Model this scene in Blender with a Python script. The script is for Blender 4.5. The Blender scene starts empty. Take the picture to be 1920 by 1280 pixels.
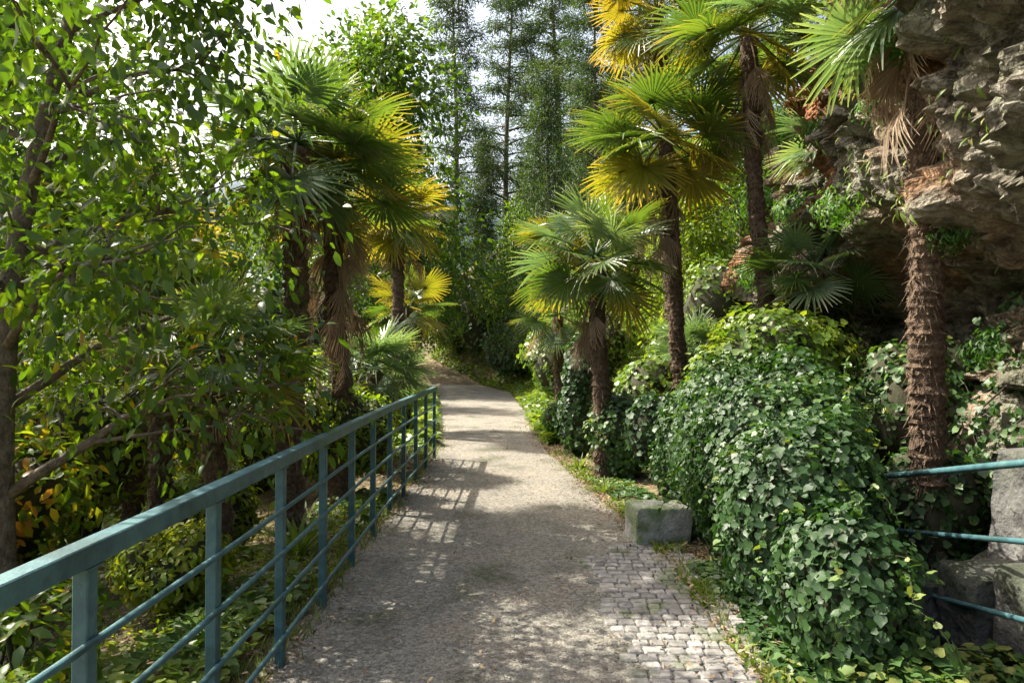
import bpy, math, random
import numpy as np
from mathutils import Vector, Matrix
R = math.radians
S = bpy.context.scene
COL = S.collection

# ---------------------------------------------------------------- camera
cam = bpy.data.cameras.new('camera'); camo = bpy.data.objects.new('camera', cam); COL.objects.link(camo)
S.camera = camo
camo.location = (0, 0, 1.65); camo.rotation_euler = (R(90.9), 0, 0)
cam.lens = 24; cam.sensor_width = 36; cam.clip_end = 9000; cam.clip_start = 0.05
# ---------------------------------------------------------------- sky and sun
SUN_EL, SUN_AZ = 50, -62          # azimuth measured from +Y towards +X
w = bpy.data.worlds.new('World'); S.world = w; w.use_nodes = True
nt = w.node_tree; nt.nodes.clear()
sky = nt.nodes.new('ShaderNodeTexSky'); sky.sky_type = 'NISHITA'; sky.sun_disc = False
sky.sun_elevation = R(SUN_EL); sky.sun_rotation = R(SUN_AZ); sky.air_density = 1.2; sky.dust_density = 8.0; sky.ozone_density = 0.6
bg = nt.nodes.new('ShaderNodeBackground'); bg.inputs[1].default_value = 0.15
wo = nt.nodes.new('ShaderNodeOutputWorld'); nt.links.new(sky.outputs[0], bg.inputs[0]); nt.links.new(bg.outputs[0], wo.inputs[0])
sd = bpy.data.lights.new('sun', 'SUN'); sd.energy = 5.0; sd.angle = R(0.5); sd.color = (1.0, 0.94, 0.82)
so = bpy.data.objects.new('sun', sd); COL.objects.link(so)
sv = Vector((math.sin(R(SUN_AZ))*math.cos(R(SUN_EL)), math.cos(R(SUN_AZ))*math.cos(R(SUN_EL)), math.sin(R(SUN_EL))))
so.rotation_euler = (-sv).to_track_quat('-Z', 'Y').to_euler()
S.view_settings.view_transform = 'Standard'; S.view_settings.look = 'None'; S.view_settings.gamma = 1
S.view_settings.exposure = 1.3
S.render.engine = 'CYCLES'
S.cycles.max_bounces = 8; S.cycles.diffuse_bounces = 3; S.cycles.transmission_bounces = 4; S.cycles.transparent_max_bounces = 8
S.cycles.use_denoising = True

# ---------------------------------------------------------------- helpers
rng = np.random.default_rng(7)
def at(px, py, Y):
    return ((px-960)*Y/1280.0, Y, 1.65+(660-py)*Y/1280.0)
def _h(i, j, k):
    n = (i*374761393 + j*668265263 + k*2147483647 % 1013904223) & 0xffffffff
    n = ((n ^ (n >> 13))*1274126177) & 0xffffffff
    return ((n ^ (n >> 16)) & 0xffff)/65535.0
def noise(p):
    p = np.asarray(p, float); i = np.floor(p).astype(np.int64); f = p-i; f = f*f*(3-2*f); out = 0
    for a in (0, 1):
        for b in (0, 1):
            for c in (0, 1):
                wgt = (f[:, 0] if a else 1-f[:, 0])*(f[:, 1] if b else 1-f[:, 1])*(f[:, 2] if c else 1-f[:, 2])
                out = out+wgt*_h(i[:, 0]+a, i[:, 1]+b, i[:, 2]+c)
    return out*2-1
def fbm(p, o=4, l=2.1, g=.5):
    s = 0; a = 1; p = np.asarray(p, float)
    for _ in range(o): s = s+a*noise(p); p = p*l+17.3; a *= g
    return s
def mesh(name, V, F, mat, tint=None, smooth=None):
    V = np.asarray(V, np.float32).reshape(-1, 3)
    if isinstance(F, np.ndarray): F = [F]
    F = [np.asarray(f, np.int32) for f in F if len(f)]
    me = bpy.data.meshes.new(name); me.vertices.add(len(V)); me.vertices.foreach_set('co', V.ravel())
    loops = np.concatenate([f.ravel() for f in F]); tot = np.concatenate([np.full(len(f), f.shape[1], np.int32) for f in F])
    st = np.concatenate([[0], np.cumsum(tot)[:-1]]).astype(np.int32)
    me.loops.add(len(loops)); me.loops.foreach_set('vertex_index', loops)
    me.polygons.add(len(tot)); me.polygons.foreach_set('loop_start', st)
    if smooth is not None: me.polygons.foreach_set('use_smooth', np.full(len(tot), bool(smooth)))
    me.update(calc_edges=True)
    if tint is not None:
        a = me.attributes.new('tint', 'FLOAT', 'POINT'); a.data.foreach_set('value', np.asarray(tint, np.float32))
    if mat: me.materials.append(mat)
    return me
def obj(name, me, parent=None, loc=None):
    o = bpy.data.objects.new(name, me); COL.objects.link(o)
    if parent is not None: o.parent = parent
    if loc is not None: o.location = loc
    return o
def tag(o, label=None, cat=None, group=None, kind=None):
    if label: o['label'] = label
    if cat: o['category'] = cat
    if group: o['group'] = group
    if kind: o['kind'] = kind
    return o
def empty(name, loc, label, cat, group=None, rz=0):
    o = bpy.data.objects.new(name, None); COL.objects.link(o); o.location = loc; o.rotation_euler = (0, 0, rz); o.empty_display_size = .1
    return tag(o, label, cat, group)
def copy_tree(root, loc, rz=0, sc=1.0, label=None):
    c = root.copy(); COL.objects.link(c); c.location = loc; c.rotation_euler = (0, 0, rz); c.scale = (sc, sc, sc) if not isinstance(sc, tuple) else sc
    if label: c['label'] = label
    for ch in root.children:
        d = ch.copy(); COL.objects.link(d); d.parent = c
    return c
class MB:                      # collects vertices and faces of one mesh
    def __init__(s): s.V = []; s.F = {}; s.n = 0; s.T = []
    def add(s, V, F, t=0.5):
        V = np.asarray(V, float).reshape(-1, 3); F = np.asarray(F, int)
        s.V.append(V); s.F.setdefault(F.shape[1], []).append(F+s.n); s.n += len(V)
        s.T.append(np.full(len(V), t) if np.isscalar(t) else np.asarray(t))
    def tube(s, P, rad, k=8, t=0.5, cap=True):
        P = np.asarray(P, float); n = len(P); rad = np.broadcast_to(np.asarray(rad, float), (n,))
        T = np.gradient(P, axis=0); T /= np.linalg.norm(T, axis=1)[:, None]+1e-9
        up = np.array([0, 0, 1.]) if abs(T[0][2]) < .9 else np.array([1., 0, 0])
        A = np.cross(T, up); A /= np.linalg.norm(A, axis=1)[:, None]+1e-9; B = np.cross(T, A)
        an = np.arange(k)*2*math.pi/k
        V = P[:, None]+rad[:, None, None]*(np.cos(an)[None, :, None]*A[:, None]+np.sin(an)[None, :, None]*B[:, None])
        i = np.arange(n-1)[:, None]*k; j = np.arange(k)[None]; j2 = (j+1) % k
        F = np.stack([i+j, i+j2, i+k+j2, i+k+j], -1).reshape(-1, 4)
        s.add(V.reshape(-1, 3), F, t)
        if cap:
            base = s.n-n*k
            s.F.setdefault(k, []).append(np.array([[base+q for q in range(k)][::-1], [base+(n-1)*k+q for q in range(k)]]))
    def box(s, c, d, rz=0, bev=0.0, t=.5):
        x, y, z = np.asarray(d)/2.
        b = min(bev, x*.9, y*.9, z*.9)
        if b <= 0:
            V = np.array([[i, j, k] for k in (-z, z) for (i, j) in ((-x, -y), (x, -y), (x, y), (-x, y))])
            F4 = [[3, 2, 1, 0], [4, 5, 6, 7], [0, 1, 5, 4], [1, 2, 6, 5], [2, 3, 7, 6], [3, 0, 4, 7]]
            F3 = None
        else:
            V = []; idx = {}
            for sx in (-1, 1):
                for sy in (-1, 1):
                    for sz in (-1, 1):
                        for ax in range(3):
                            p = [sx*(x-(0 if ax == 0 else b)), sy*(y-(0 if ax == 1 else b)), sz*(z-(0 if ax == 2 else b))]
                            idx[sx, sy, sz, ax] = len(V); V.append(p)
            F4 = []; F3 = []
            for ax in range(3):
                u, v = [q for q in range(3) if q != ax]
                for sg in (-1, 1):
                    f = []
                    for (a, c2) in ((-1, -1), (1, -1), (1, 1), (-1, 1)):
                        q = [0, 0, 0]; q[ax] = sg; q[u] = a; q[v] = c2; f.append(idx[(*q, ax)])
                    F4.append(f)
            for ax in range(3):
                u, v = [q for q in range(3) if q != ax]
                for a in (-1, 1):
                    for c2 in (-1, 1):
                        q0 = [0]*3; q0[ax] = -1; q0[u] = a; q0[v] = c2; q1 = list(q0); q1[ax] = 1
                        F4.append([idx[(*q0, u)], idx[(*q1, u)], idx[(*q1, v)], idx[(*q0, v)]])
            for sx in (-1, 1):
                for sy in (-1, 1):
                    for sz in (-1, 1): F3.append([idx[sx, sy, sz, a] for a in range(3)])
            V = np.array(V)
        cr, sr = math.cos(rz), math.sin(rz)
        V = np.stack([V[:, 0]*cr-V[:, 1]*sr, V[:, 0]*sr+V[:, 1]*cr, V[:, 2]], 1)+np.asarray(c)
        n0 = s.n; s.add(V, F4, t)
        if F3: s.F.setdefault(3, []).append(np.array(F3)+n0)
    def me(s, name, mat, smooth=False):
        return mesh(name, np.concatenate(s.V), [np.concatenate(f) for f in s.F.values()], mat, np.concatenate(s.T), smooth)

# ---------------------------------------------------------------- materials
def newmat(name):
    m = bpy.data.materials.new(name); m.use_nodes = True; n = m.node_tree.nodes; n.clear()
    out = n.new('ShaderNodeOutputMaterial'); return m, n, m.node_tree.links, out
def ramp(n, stops):
    r = n.new('ShaderNodeValToRGB'); e = r.color_ramp.elements
    while len(e) < len(stops): e.new(.5)
    for q, (p, c) in zip(e, stops): q.position = p; q.color = (*c, 1)
    return r
def leafmat(name, stops, trans=.35, tcol=None, rough=.5, spec=.35):
    m, n, L, out = newmat(name)
    a = n.new('ShaderNodeAttribute'); a.attribute_name = 'tint'
    oi = n.new('ShaderNodeObjectInfo'); ad = n.new('ShaderNodeMath'); ad.operation = 'MULTIPLY_ADD'
    L.new(oi.outputs['Random'], ad.inputs[0]); ad.inputs[1].default_value = .22; 
    ad2 = n.new('ShaderNodeMath'); ad2.operation = 'SUBTRACT'; L.new(a.outputs['Fac'], ad2.inputs[0]); ad2.inputs[1].default_value = .11
    L.new(ad2.outputs[0], ad.inputs[2])
    r = ramp(n, stops); L.new(ad.outputs[0], r.inputs[0])
    p = n.new('ShaderNodeBsdfPrincipled'); L.new(r.outputs[0], p.inputs['Base Color']); p.inputs['Roughness'].default_value = rough
    p.inputs['Specular IOR Level'].default_value = spec
    t = n.new('ShaderNodeBsdfTranslucent')
    hs = n.new('ShaderNodeMix'); hs.data_type = 'RGBA'; hs.blend_type = 'MULTIPLY'; hs.inputs[0].default_value = 1
    L.new(r.outputs[0], hs.inputs[6]); hs.inputs[7].default_value = (*(tcol or (2.2, 2.0, .6)), 1); L.new(hs.outputs[2], t.inputs[0])
    mx = n.new('ShaderNodeMixShader'); mx.inputs[0].default_value = trans
    L.new(p.outputs[0], mx.inputs[1]); L.new(t.outputs[0], mx.inputs[2]); L.new(mx.outputs[0], out.inputs[0])
    return m
def surfmat(name, stops, scale=6, rough=.85, bump=.4, bscale=30, detail=8, spec=.3, tintmix=0, metal=0, dist=.02, stops2=None, scale2=1):
    m, n, L, out = newmat(name)
    tc = n.new('ShaderNodeTexCoord'); no = n.new('ShaderNodeTexNoise'); no.inputs['Scale'].default_value = scale; no.inputs['Detail'].default_value = detail
    no.inputs['Roughness'].default_value = .65
    L.new(tc.outputs['Object'], no.inputs['Vector']); r = ramp(n, stops); L.new(no.outputs[0], r.inputs[0]); col = r.outputs[0]
    if stops2:
        n2 = n.new('ShaderNodeTexNoise'); n2.inputs['Scale'].default_value = scale2; n2.inputs['Detail'].default_value = 5; L.new(tc.outputs['Object'], n2.inputs['Vector'])
        r2 = ramp(n, stops2); L.new(n2.outputs[0], r2.inputs[0])
        mm = n.new('ShaderNodeMix'); mm.data_type = 'RGBA'; mm.blend_type = 'MULTIPLY'; mm.inputs[0].default_value = 1
        L.new(col, mm.inputs[6]); L.new(r2.outputs[0], mm.inputs[7]); col = mm.outputs[2]
    if tintmix:
        a = n.new('ShaderNodeAttribute'); a.attribute_name = 'tint'; mr = n.new('ShaderNodeMapRange'); mr.inputs[3].default_value = 1-tintmix; mr.inputs[4].default_value = 1+tintmix
        L.new(a.outputs['Fac'], mr.inputs[0]); vm = n.new('ShaderNodeVectorMath'); vm.operation = 'SCALE'; L.new(col, vm.inputs[0]); L.new(mr.outputs[0], vm.inputs['Scale']); col = vm.outputs[0]
    p = n.new('ShaderNodeBsdfPrincipled'); L.new(col, p.inputs['Base Color']); p.inputs['Roughness'].default_value = rough; p.inputs['Metallic'].default_value = metal
    p.inputs['Specular IOR Level'].default_value = spec
    if bump:
        nb = n.new('ShaderNodeTexNoise'); nb.inputs['Scale'].default_value = bscale; nb.inputs['Detail'].default_value = 6; L.new(tc.outputs['Object'], nb.inputs['Vector'])
        b = n.new('ShaderNodeBump'); b.inputs['Strength'].default_value = bump; b.inputs['Distance'].default_value = dist
        L.new(nb.outputs[0], b.inputs['Height']); L.new(b.outputs[0], p.inputs['Normal'])
    L.new(p.outputs[0], out.inputs[0]); return m
M_palm = leafmat('palm_leaf', [(0, (.028, .065, .015)), (.45, (.06, .11, .025)), (.72, (.11, .15, .03)), (.88, (.22, .19, .05)), (1, (.26, .19, .10))], .38, (1.8, 1.75, .55), .42, .45)
M_palmblue = leafmat('palm_leaf_grey', [(0, (.05, .10, .05)), (.5, (.11, .17, .09)), (1, (.24, .27, .14))], .35, (1.7, 1.8, .7), .4, .5)
M_palmyellow = leafmat('palm_leaf_yellow', [(0, (.08, .11, .015)), (.45, (.18, .18, .025)), (.8, (.28, .20, .04)), (1, (.30, .20, .10))], .45, (1.7, 1.6, .5), .45, .4)
M_dead = leafmat('palm_leaf_dry', [(0, (.12, .08, .05)), (.5, (.25, .19, .13)), (1, (.38, .31, .23))], .15, (1.3, 1.1, .8), .8, .1)
M_ivy = leafmat('ivy_leaf', [(0, (.018, .05, .014)), (.5, (.04, .09, .025)), (.85, (.08, .15, .035)), (1, (.18, .20, .05))], .22, (2.0, 2.2, .6), .5, .4)
M_ivyl = leafmat('ivy_leaf_light', [(0, (.05, .10, .02)), (.5, (.10, .17, .03)), (1, (.22, .26, .04))], .35, (1.9, 1.9, .5), .4, .45)
M_broad = leafmat('broad_leaf', [(0, (.02, .05, .01)), (.5, (.055, .11, .015)), (.8, (.12, .18, .02)), (.95, (.26, .22, .03)), (1, (.34, .17, .04))], .5, (2.2, 2.1, .45), .4, .4)
M_lime = leafmat('lime_leaf', [(0, (.07, .13, .012)), (.5, (.14, .21, .02)), (1, (.28, .28, .03))], .5, (2.0, 1.9, .4), .45, .35)
M_fern = leafmat('fern_leaf', [(0, (.025, .07, .015)), (.5, (.06, .14, .025)), (1, (.13, .22, .04))], .4, (1.8, 2.1, .5), .5, .3)
M_con = leafmat('conifer_needle', [(0, (.02, .045, .02)), (.5, (.045, .08, .03)), (1, (.10, .13, .04))], .3, (1.8, 1.8, .6), .6, .2)
M_litter = leafmat('dry_leaf', [(0, (.08, .05, .03)), (.4, (.20, .14, .09)), (.8, (.34, .27, .19)), (1, (.42, .30, .12))], .1, (1.2, 1, .7), .75, .15)
M_grass = leafmat('grass_blade', [(0, (.06, .11, .02)), (.6, (.12, .18, .03)), (1, (.26, .25, .08))], .35, (1.8, 1.8, .5), .5, .3)
M_bark = surfmat('bark', [(.3, (.06, .048, .035)), (.6, (.17, .14, .11)), (.8, (.26, .23, .19))], 14, .9, .8, 45, dist=.03)
M_fib = surfmat('palm_fibre', [(.3, (.045, .03, .02)), (.55, (.13, .09, .06)), (.8, (.26, .19, .13))], 25, .95, .9, 80, tintmix=.35, dist=.03)
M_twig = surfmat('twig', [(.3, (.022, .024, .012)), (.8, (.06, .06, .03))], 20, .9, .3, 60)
M_rock = surfmat('cliff_rock', [(.30, (.045, .04, .033)), (.42, (.125, .11, .09)), (.55, (.23, .21, .18)), (.75, (.42, .395, .36))], 5.5, .95, 1, 22, 15, dist=.09,
                 stops2=[(.32, (.45, .55, .36)), (.44, (.92, .95, .86)), (.52, (1, .90, .76)), (.58, (1.05, .68, .42)), (.66, (1.1, .52, .26))], scale2=.75)
M_wall = surfmat('wall_stone', [(.3, (.04, .04, .036)), (.5, (.085, .085, .08)), (.75, (.16, .16, .15))], 5, .92, .9, 25, 12, dist=.03, stops2=[(.4, (.6, .7, .5)), (.55, (1, 1, 1))], scale2=1.4)
M_soil = surfmat('soil', [(.3, (.06, .045, .03)), (.45, (.13, .10, .065)), (.6, (.20, .16, .10)), (.75, (.10, .13, .04))], 3.5, .95, .8, 22, 12, dist=.04,
                 stops2=[(.35, (.55, .62, .45)), (.6, (1.1, 1.05, .95))], scale2=.35)
M_path = surfmat('path_gravel', [(.28, (.09, .085, .075)), (.42, (.22, .21, .19)), (.58, (.31, .30, .275)), (.8, (.48, .46, .42))], 85, .92, 1, 160, 12, dist=.02,
                 stops2=[(.28, (.50, .55, .40)), (.38, (.74, .74, .66)), (.48, (.98, .98, .95)), (.6, (1.08, 1.04, .98)), (.72, (1.22, 1.14, 1.02))], scale2=1.7)
_n = M_path.node_tree.nodes; _L = M_path.node_tree.links
_p = [q for q in _n if q.type == 'BSDF_PRINCIPLED'][0]; _tc = [q for q in _n if q.type == 'TEX_COORD'][0]
_v = _n.new('ShaderNodeTexVoronoi'); _v.inputs['Scale'].default_value = 48; _L.new(_tc.outputs['Object'], _v.inputs['Vector'])
_r = ramp(_n, [(0, (.62, .60, .56)), (.5, (.95, .94, .92)), (1, (1.3, 1.27, 1.2))]); _sx = _n.new('ShaderNodeSeparateColor'); _L.new(_v.outputs['Color'], _sx.inputs[0]); _L.new(_sx.outputs[0], _r.inputs[0])
_m = _n.new('ShaderNodeMix'); _m.data_type = 'RGBA'; _m.blend_type = 'MULTIPLY'; _m.inputs[0].default_value = 1
_src = _p.inputs['Base Color'].links[0].from_socket; _L.new(_src, _m.inputs[6]); _L.new(_r.outputs[0], _m.inputs[7]); _L.new(_m.outputs[2], _p.inputs['Base Color'])
_b0 = [q for q in _n if q.type == 'BUMP'][0]; _b = _n.new('ShaderNodeBump'); _b.inputs['Strength'].default_value = .9; _b.inputs['Distance'].default_value = .01; _b.invert = True
_L.new(_v.outputs['Distance'], _b.inputs['Height']); _L.new(_b0.outputs[0], _b.inputs['Normal']); _L.new(_b.outputs[0], _p.inputs['Normal'])
M_cob = surfmat('cobble', [(.3, (.13, .125, .11)), (.5, (.215, .205, .19)), (.7, (.31, .30, .28))], 22, .85, .7, 90, tintmix=.28, dist=.008, stops2=[(.36, (.62, .72, .48)), (.46, (1, 1, 1))], scale2=3)
M_stone = surfmat('kerb_stone', [(.3, (.22, .22, .19)), (.7, (.46, .46, .41))], 12, .92, .9, 50, 12, dist=.02, stops2=[(.42, (.6, .75, .45)), (.55, (1, 1, 1))], scale2=4)
M_mount = surfmat('mountain', [(.35, (.03, .055, .07)), (.6, (.07, .11, .13)), (.8, (.18, .20, .22))], .02, .95, 0, 1)  # blue-grey base colour has the distance haze painted in
M_teal = surfmat('teal_paint', [(.30, (.030, .085, .10)), (.5, (.045, .115, .13)), (.66, (.06, .14, .15)), (.70, (.10, .065, .04)), (.8, (.13, .07, .035))], 14, .48, .5, 90, 12, spec=.45, dist=.004,
                 stops2=[(.35, (.6, .62, .58)), (.5, (1.0, 1.0, 1.0)), (.7, (1.25, 1.2, 1.1))], scale2=3.5)
M_bolt = surfmat('bolt_steel', [(.3, (.25, .25, .25)), (.7, (.4, .4, .4))], 30, .4, 0, 30, metal=.8)

# ---------------------------------------------------------------- terrain
PY = np.array([-12, 0, 3.4, 5.3, 7.3, 9, 11, 14, 18, 23, 28, 34, 40.])
PL = np.array([-1.3, -1.3, -1.3, -1.28, -1.26, -1.25, -1.27, -1.5, -1.95, -2.5, -3.1, -5.0, -8.5])
PR = np.array([1.15, 1.15, 1.22, 1.24, 1.06, .85, .62, .45, .38, .2, -.1, -1.6, -4.8])
def terrain(x, y):
    x = np.asarray(x, float); y = np.asarray(y, float)
    L = np.interp(y, PY, PL); Rr = np.interp(y, PY, PR)
    dl = np.clip(L-.35-x, 0, None); dr = np.clip(x-Rr-.15, 0, None)
    h = -np.where(dl < 7, dl*.17, 1.19+(dl-7)*.42)
    h = np.maximum(h, -38)
    bump = fbm(np.stack([x*.45, y*.45, x*0], -1).reshape(-1, 3), 3).reshape(x.shape)
    h = h+np.minimum(dl, 1.5)*bump*.14
    near = np.clip((y-9)/10, 0, 1)
    h = h+np.minimum(dr, 40)*(.10+.32*near)+np.minimum(dr, 1.5)*bump*.08
    h = h-.42*np.clip((dr-.55)/.5, 0, 1)*np.clip((6.6-y)/.8, 0, 1)
    far = np.clip((y-34)/40, 0, 3)
    side = 1/(1+np.exp(-(x+14)/8.))
    h = h+far*11*side
    return h
def tz(x, y): return float(terrain(np.array([x]), np.array([y]))[0])
def axis(fine0, fine1, step, lo, hi):
    a = list(np.arange(fine0, fine1, step)); s = step; v = fine0
    left = []
    while v > lo: s *= 1.22; v -= s; left.append(v)
    s = step; v = a[-1]; right = []
    while v < hi: s *= 1.22; v += s; right.append(v)
    return np.array(left[::-1]+a+right)
gx = axis(-9, 7, .22, -4000, 4000); gy = axis(-3, 30, .25, -3000, 5000)
GX, GY = np.meshgrid(gx, gy, indexing='ij'); GZ = terrain(GX, GY)
nx, ny = GX.shape; ii = np.arange(nx-1)[:, None]*ny+np.arange(ny-1)[None]
GF = np.stack([ii, ii+ny, ii+ny+1, ii+1], -1).reshape(-1, 4)
tag(obj('ground', mesh('ground', np.stack([GX, GY, GZ], -1), GF, M_soil, smooth=True)), kind='structure')
# path sheet
yy = np.arange(-10, 38, .2); L = np.interp(yy, PY, PL); Rr = np.interp(yy, PY, PR)
L = L+.05*np.sin(yy*2.3)*np.sin(yy*.9); Rr = Rr+.05*np.sin(yy*1.7+1)*np.sin(yy*3.1)
u = np.linspace(0, 1, 15); PX = L[:, None]+(Rr-L)[:, None]*u; PYY = np.repeat(yy[:, None], 15, 1)
PZ = .012+.012*np.sin(u*math.pi)[None]-.0*u+.006*noise(np.stack([PX.ravel()*1.5, PYY.ravel()*1.5, PX.ravel()*0], -1)).reshape(PX.shape)
n1, n2 = PX.shape; ii = np.arange(n1-1)[:, None]*n2+np.arange(n2-1)[None]
tag(obj('path', mesh('path', np.stack([PX, PYY, PZ], -1), np.stack([ii, ii+1, ii+n2+1, ii+n2], -1).reshape(-1, 4), M_path, smooth=True)), kind='structure')
# cobbled gutter of real stones along the right edge
mb = MB(); random.seed(3)
y = 1.2
while y < 5.75:
    e = float(np.interp(y, PY, PR))+.12; wd = .74+.03*math.sin(y*1.3)
    if y > 5.3: wd *= 1-(y-5.3)*1.1
    if y < 2: wd += .1
    x = e-wd+random.uniform(-.10, .06); sy = .092+random.uniform(-.008, .008)
    while x < e+.03:
        sx = random.uniform(.08, .125)
        mb.box((x+sx/2, y+sy/2+random.uniform(-.004, .004)+.02*math.sin(x*4), .007+random.uniform(-.0025, .0025)), (sx-.008, sy-.008, .05), random.uniform(-.05, .05), .009, random.random())
        x += sx
    y += sy
V = np.concatenate(mb.V); V[:, :2] += .003*np.stack([noise(V*25), noise(V*25+50)], 1); mb.V = [V]; mb.T = [np.concatenate(mb.T)]
tag(obj('cobbled_gutter', mb.me('cobbled_gutter', M_cob, False)), kind='structure')
# distant mountains
mx_ = np.linspace(-3200, 1500, 90); my_ = np.linspace(1100, 3600, 46); MX, MY = np.meshgrid(mx_, my_, indexing='ij')
rid = np.exp(-((MY-2100)/620.)**2)
mz = -60+rid*(460+190*fbm(np.stack([MX.ravel()/520, MY.ravel()/520, MX.ravel()*0], -1), 5).reshape(MX.shape))
n1, n2 = MX.shape; ii = np.arange(n1-1)[:, None]*n2+np.arange(n2-1)[None]
tag(obj('distant_mountains', mesh('distant_mountains', np.stack([MX, MY, mz], -1), np.stack([ii, ii+n2, ii+n2+1, ii+1], -1).reshape(-1, 4), M_mount, smooth=True)), kind='structure')

# ---------------------------------------------------------------- cliff
def cliff_x(y, z):
    base = 3.15+.17*(y-3)+np.where(y < 3, (3-y)*.1, 0)
    prof = np.interp(z, [-1, 0, .9, 1.5, 2.1, 2.45, 2.8, 3.6, 5, 7, 11], [0, .15, .5, .95, 1.0, .3, -.42, -.3, .1, .75, 2.4])
    amp = np.clip((y-1)/4, .4, 1)
    return base+prof*amp
cy = np.concatenate([np.linspace(-1.5, 2.4, 40, endpoint=False), np.linspace(2.4, 14, 420, endpoint=False), np.linspace(14, 19, 60)]); cz = np.linspace(-.6, 10.5, 330); CY, CZ = np.meshgrid(cy, cz, indexing='ij')
CX = cliff_x(CY, CZ+.35*fbm(np.stack([CY.ravel()*.5, CZ.ravel()*0, CZ.ravel()*0+4], -1), 3).reshape(CY.shape))
P = np.stack([CX.ravel(), CY.ravel(), CZ.ravel()], -1)
def worley(p):
    i = np.floor(p).astype(np.int64); f1 = np.full(len(p), 9.); f2 = f1.copy(); val = f1*0
    for a in (-1, 0, 1):
        for b in (-1, 0, 1):
            for c in (-1, 0, 1):
                q = i+[a, b, c]; h1 = _h(q[:, 0], q[:, 1], q[:, 2]); h2 = _h(q[:, 1]+57, q[:, 2], q[:, 0]); h3 = _h(q[:, 2]+113, q[:, 0], q[:, 1])
                d = np.linalg.norm(q+np.stack([h1, h2, h3], 1)-p, axis=1); m_ = d < f1; f2 = np.where(m_, f1, np.minimum(f2, d)); val = np.where(m_, h2, val); f1 = np.where(m_, d, f1)
    return f1, f2, val
warp = np.stack([fbm(P*1.3+k*7, 3) for k in (1, 2, 3)], 1)*.22; Pw = P+warp; Pw = Pw+np.stack([Pw[:, 0]*0, Pw[:, 2]*.35, -Pw[:, 1]*.35], 1)
n_a = fbm(P*[.45, .5, .7], 3)*.38
a1, b1, v1 = worley(Pw*[.9, .9, 1.5]); a2, b2, v2 = worley(Pw*[2.4, 2.4, 4.2]+5); a3, b3, v3 = worley(Pw*[6.5, 6.5, 10]+11)
n_b = -(v1-.5)*.55*np.clip((b1-a1)*5, 0, 1)-(v2-.5)*.26*np.clip((b2-a2)*6, 0, 1)-(v3-.5)*.10*np.clip((b3-a3)*6, 0, 1)
n_c = (1-np.clip((b1-a1)*6, 0, 1))*.10+(1-np.clip((b2-a2)*7, 0, 1))*.05
n_d = fbm(P*[7, 7, 12]+3, 4)*.05
P[:, 0] += n_a+n_b+n_c+n_d
P[:, 0] += np.clip((P[:, 1]-12)/5, 0, 1)**2*4
P[:, 2] += fbm(P*[1.2, 1.2, 1.2]+31, 3)*.12
n1, n2 = CY.shape; ii = np.arange(n1-1)[:, None]*n2+np.arange(n2-1)[None]
CLV = P.reshape(n1, n2, 3)
F = np.stack([ii, ii+1, ii+n2+1, ii+n2], -1).reshape(-1, 4)
top = P.reshape(n1, n2, 3)[:, -1]; back = top+np.array([14, 0, 1.5]); nb = len(P)
P2 = np.concatenate([P, back]); tidx = np.arange(n1)*n2+n2-1
F2 = np.stack([tidx[:-1], nb+np.arange(n1-1), nb+np.arange(1, n1), tidx[1:]], -1)
tag(obj('cliff', mesh('cliff', P2, np.concatenate([F, F2]), M_rock, smooth=False)), kind='structure')
def cliff_pt(y, z):
    i = int(np.clip(np.searchsorted(cy, y), 0, n1-1)); j = int(np.clip(np.searchsorted(cz, z), 0, n2-1)); return CLV[i, j]

# ---------------------------------------------------------------- leaf templates
def leaf_t(l, wd, fold=.25, droop=.15):
    V = np.array([[0, 0, 0], [wd*.42, l*.3, fold*wd*.5], [0, l*.35, 0], [-wd*.42, l*.3, fold*wd*.5], [wd*.36, l*.68, fold*wd*.4-droop*l*.3], [0, l*.7, -droop*l*.35], [-wd*.36, l*.68, fold*wd*.4-droop*l*.3], [0, l, -droop*l]])
    F = [np.array([[2, 1, 4, 5], [3, 2, 5, 6]]), np.array([[0, 1, 2], [0, 2, 3], [5, 4, 7], [6, 5, 7]])]
    return V, F
def ivy_t(s):
    V = np.array([[0, .04, 0], [.26, -.06, .03], [.46, .16, .03], [.48, .44, -.03], [.30, .66, .0], [0, 1, -.14], [-.30, .66, .0], [-.48, .44, -.03], [-.46, .16, .03], [-.26, -.06, .03], [0, .4, -.07]])*s
    F = [np.array([[10, a, a+1] for a in range(0, 9)]+[[10, 9, 0]])]
    return V, F
def rotmats(d, n, spin=None):
    """y axis = d (leaf direction), z = roughly n (leaf face)"""
    d = d/(np.linalg.norm(d, axis=1)[:, None]+1e-9); x = np.cross(d, n); x /= np.linalg.norm(x, axis=1)[:, None]+1e-9; z = np.cross(x, d)
    return np.stack([x, d, z], -1)
def scatter(tmpl, pos, mats, scale, tint):
    V, Fs = tmpl; n = len(pos)
    VV = np.einsum('nij,mj->nmi', mats, V)*scale[:, None, None]+pos[:, None]
    FF = [(f[None]+np.arange(n)[:, None, None]*len(V)).reshape(-1, f.shape[1]) for f in Fs]
    return VV.reshape(-1, 3), FF, np.repeat(tint, len(V))
def unit(n, r=rng):
    v = r.normal(size=(n, 3)); return v/np.linalg.norm(v, axis=1)[:, None]
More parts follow.
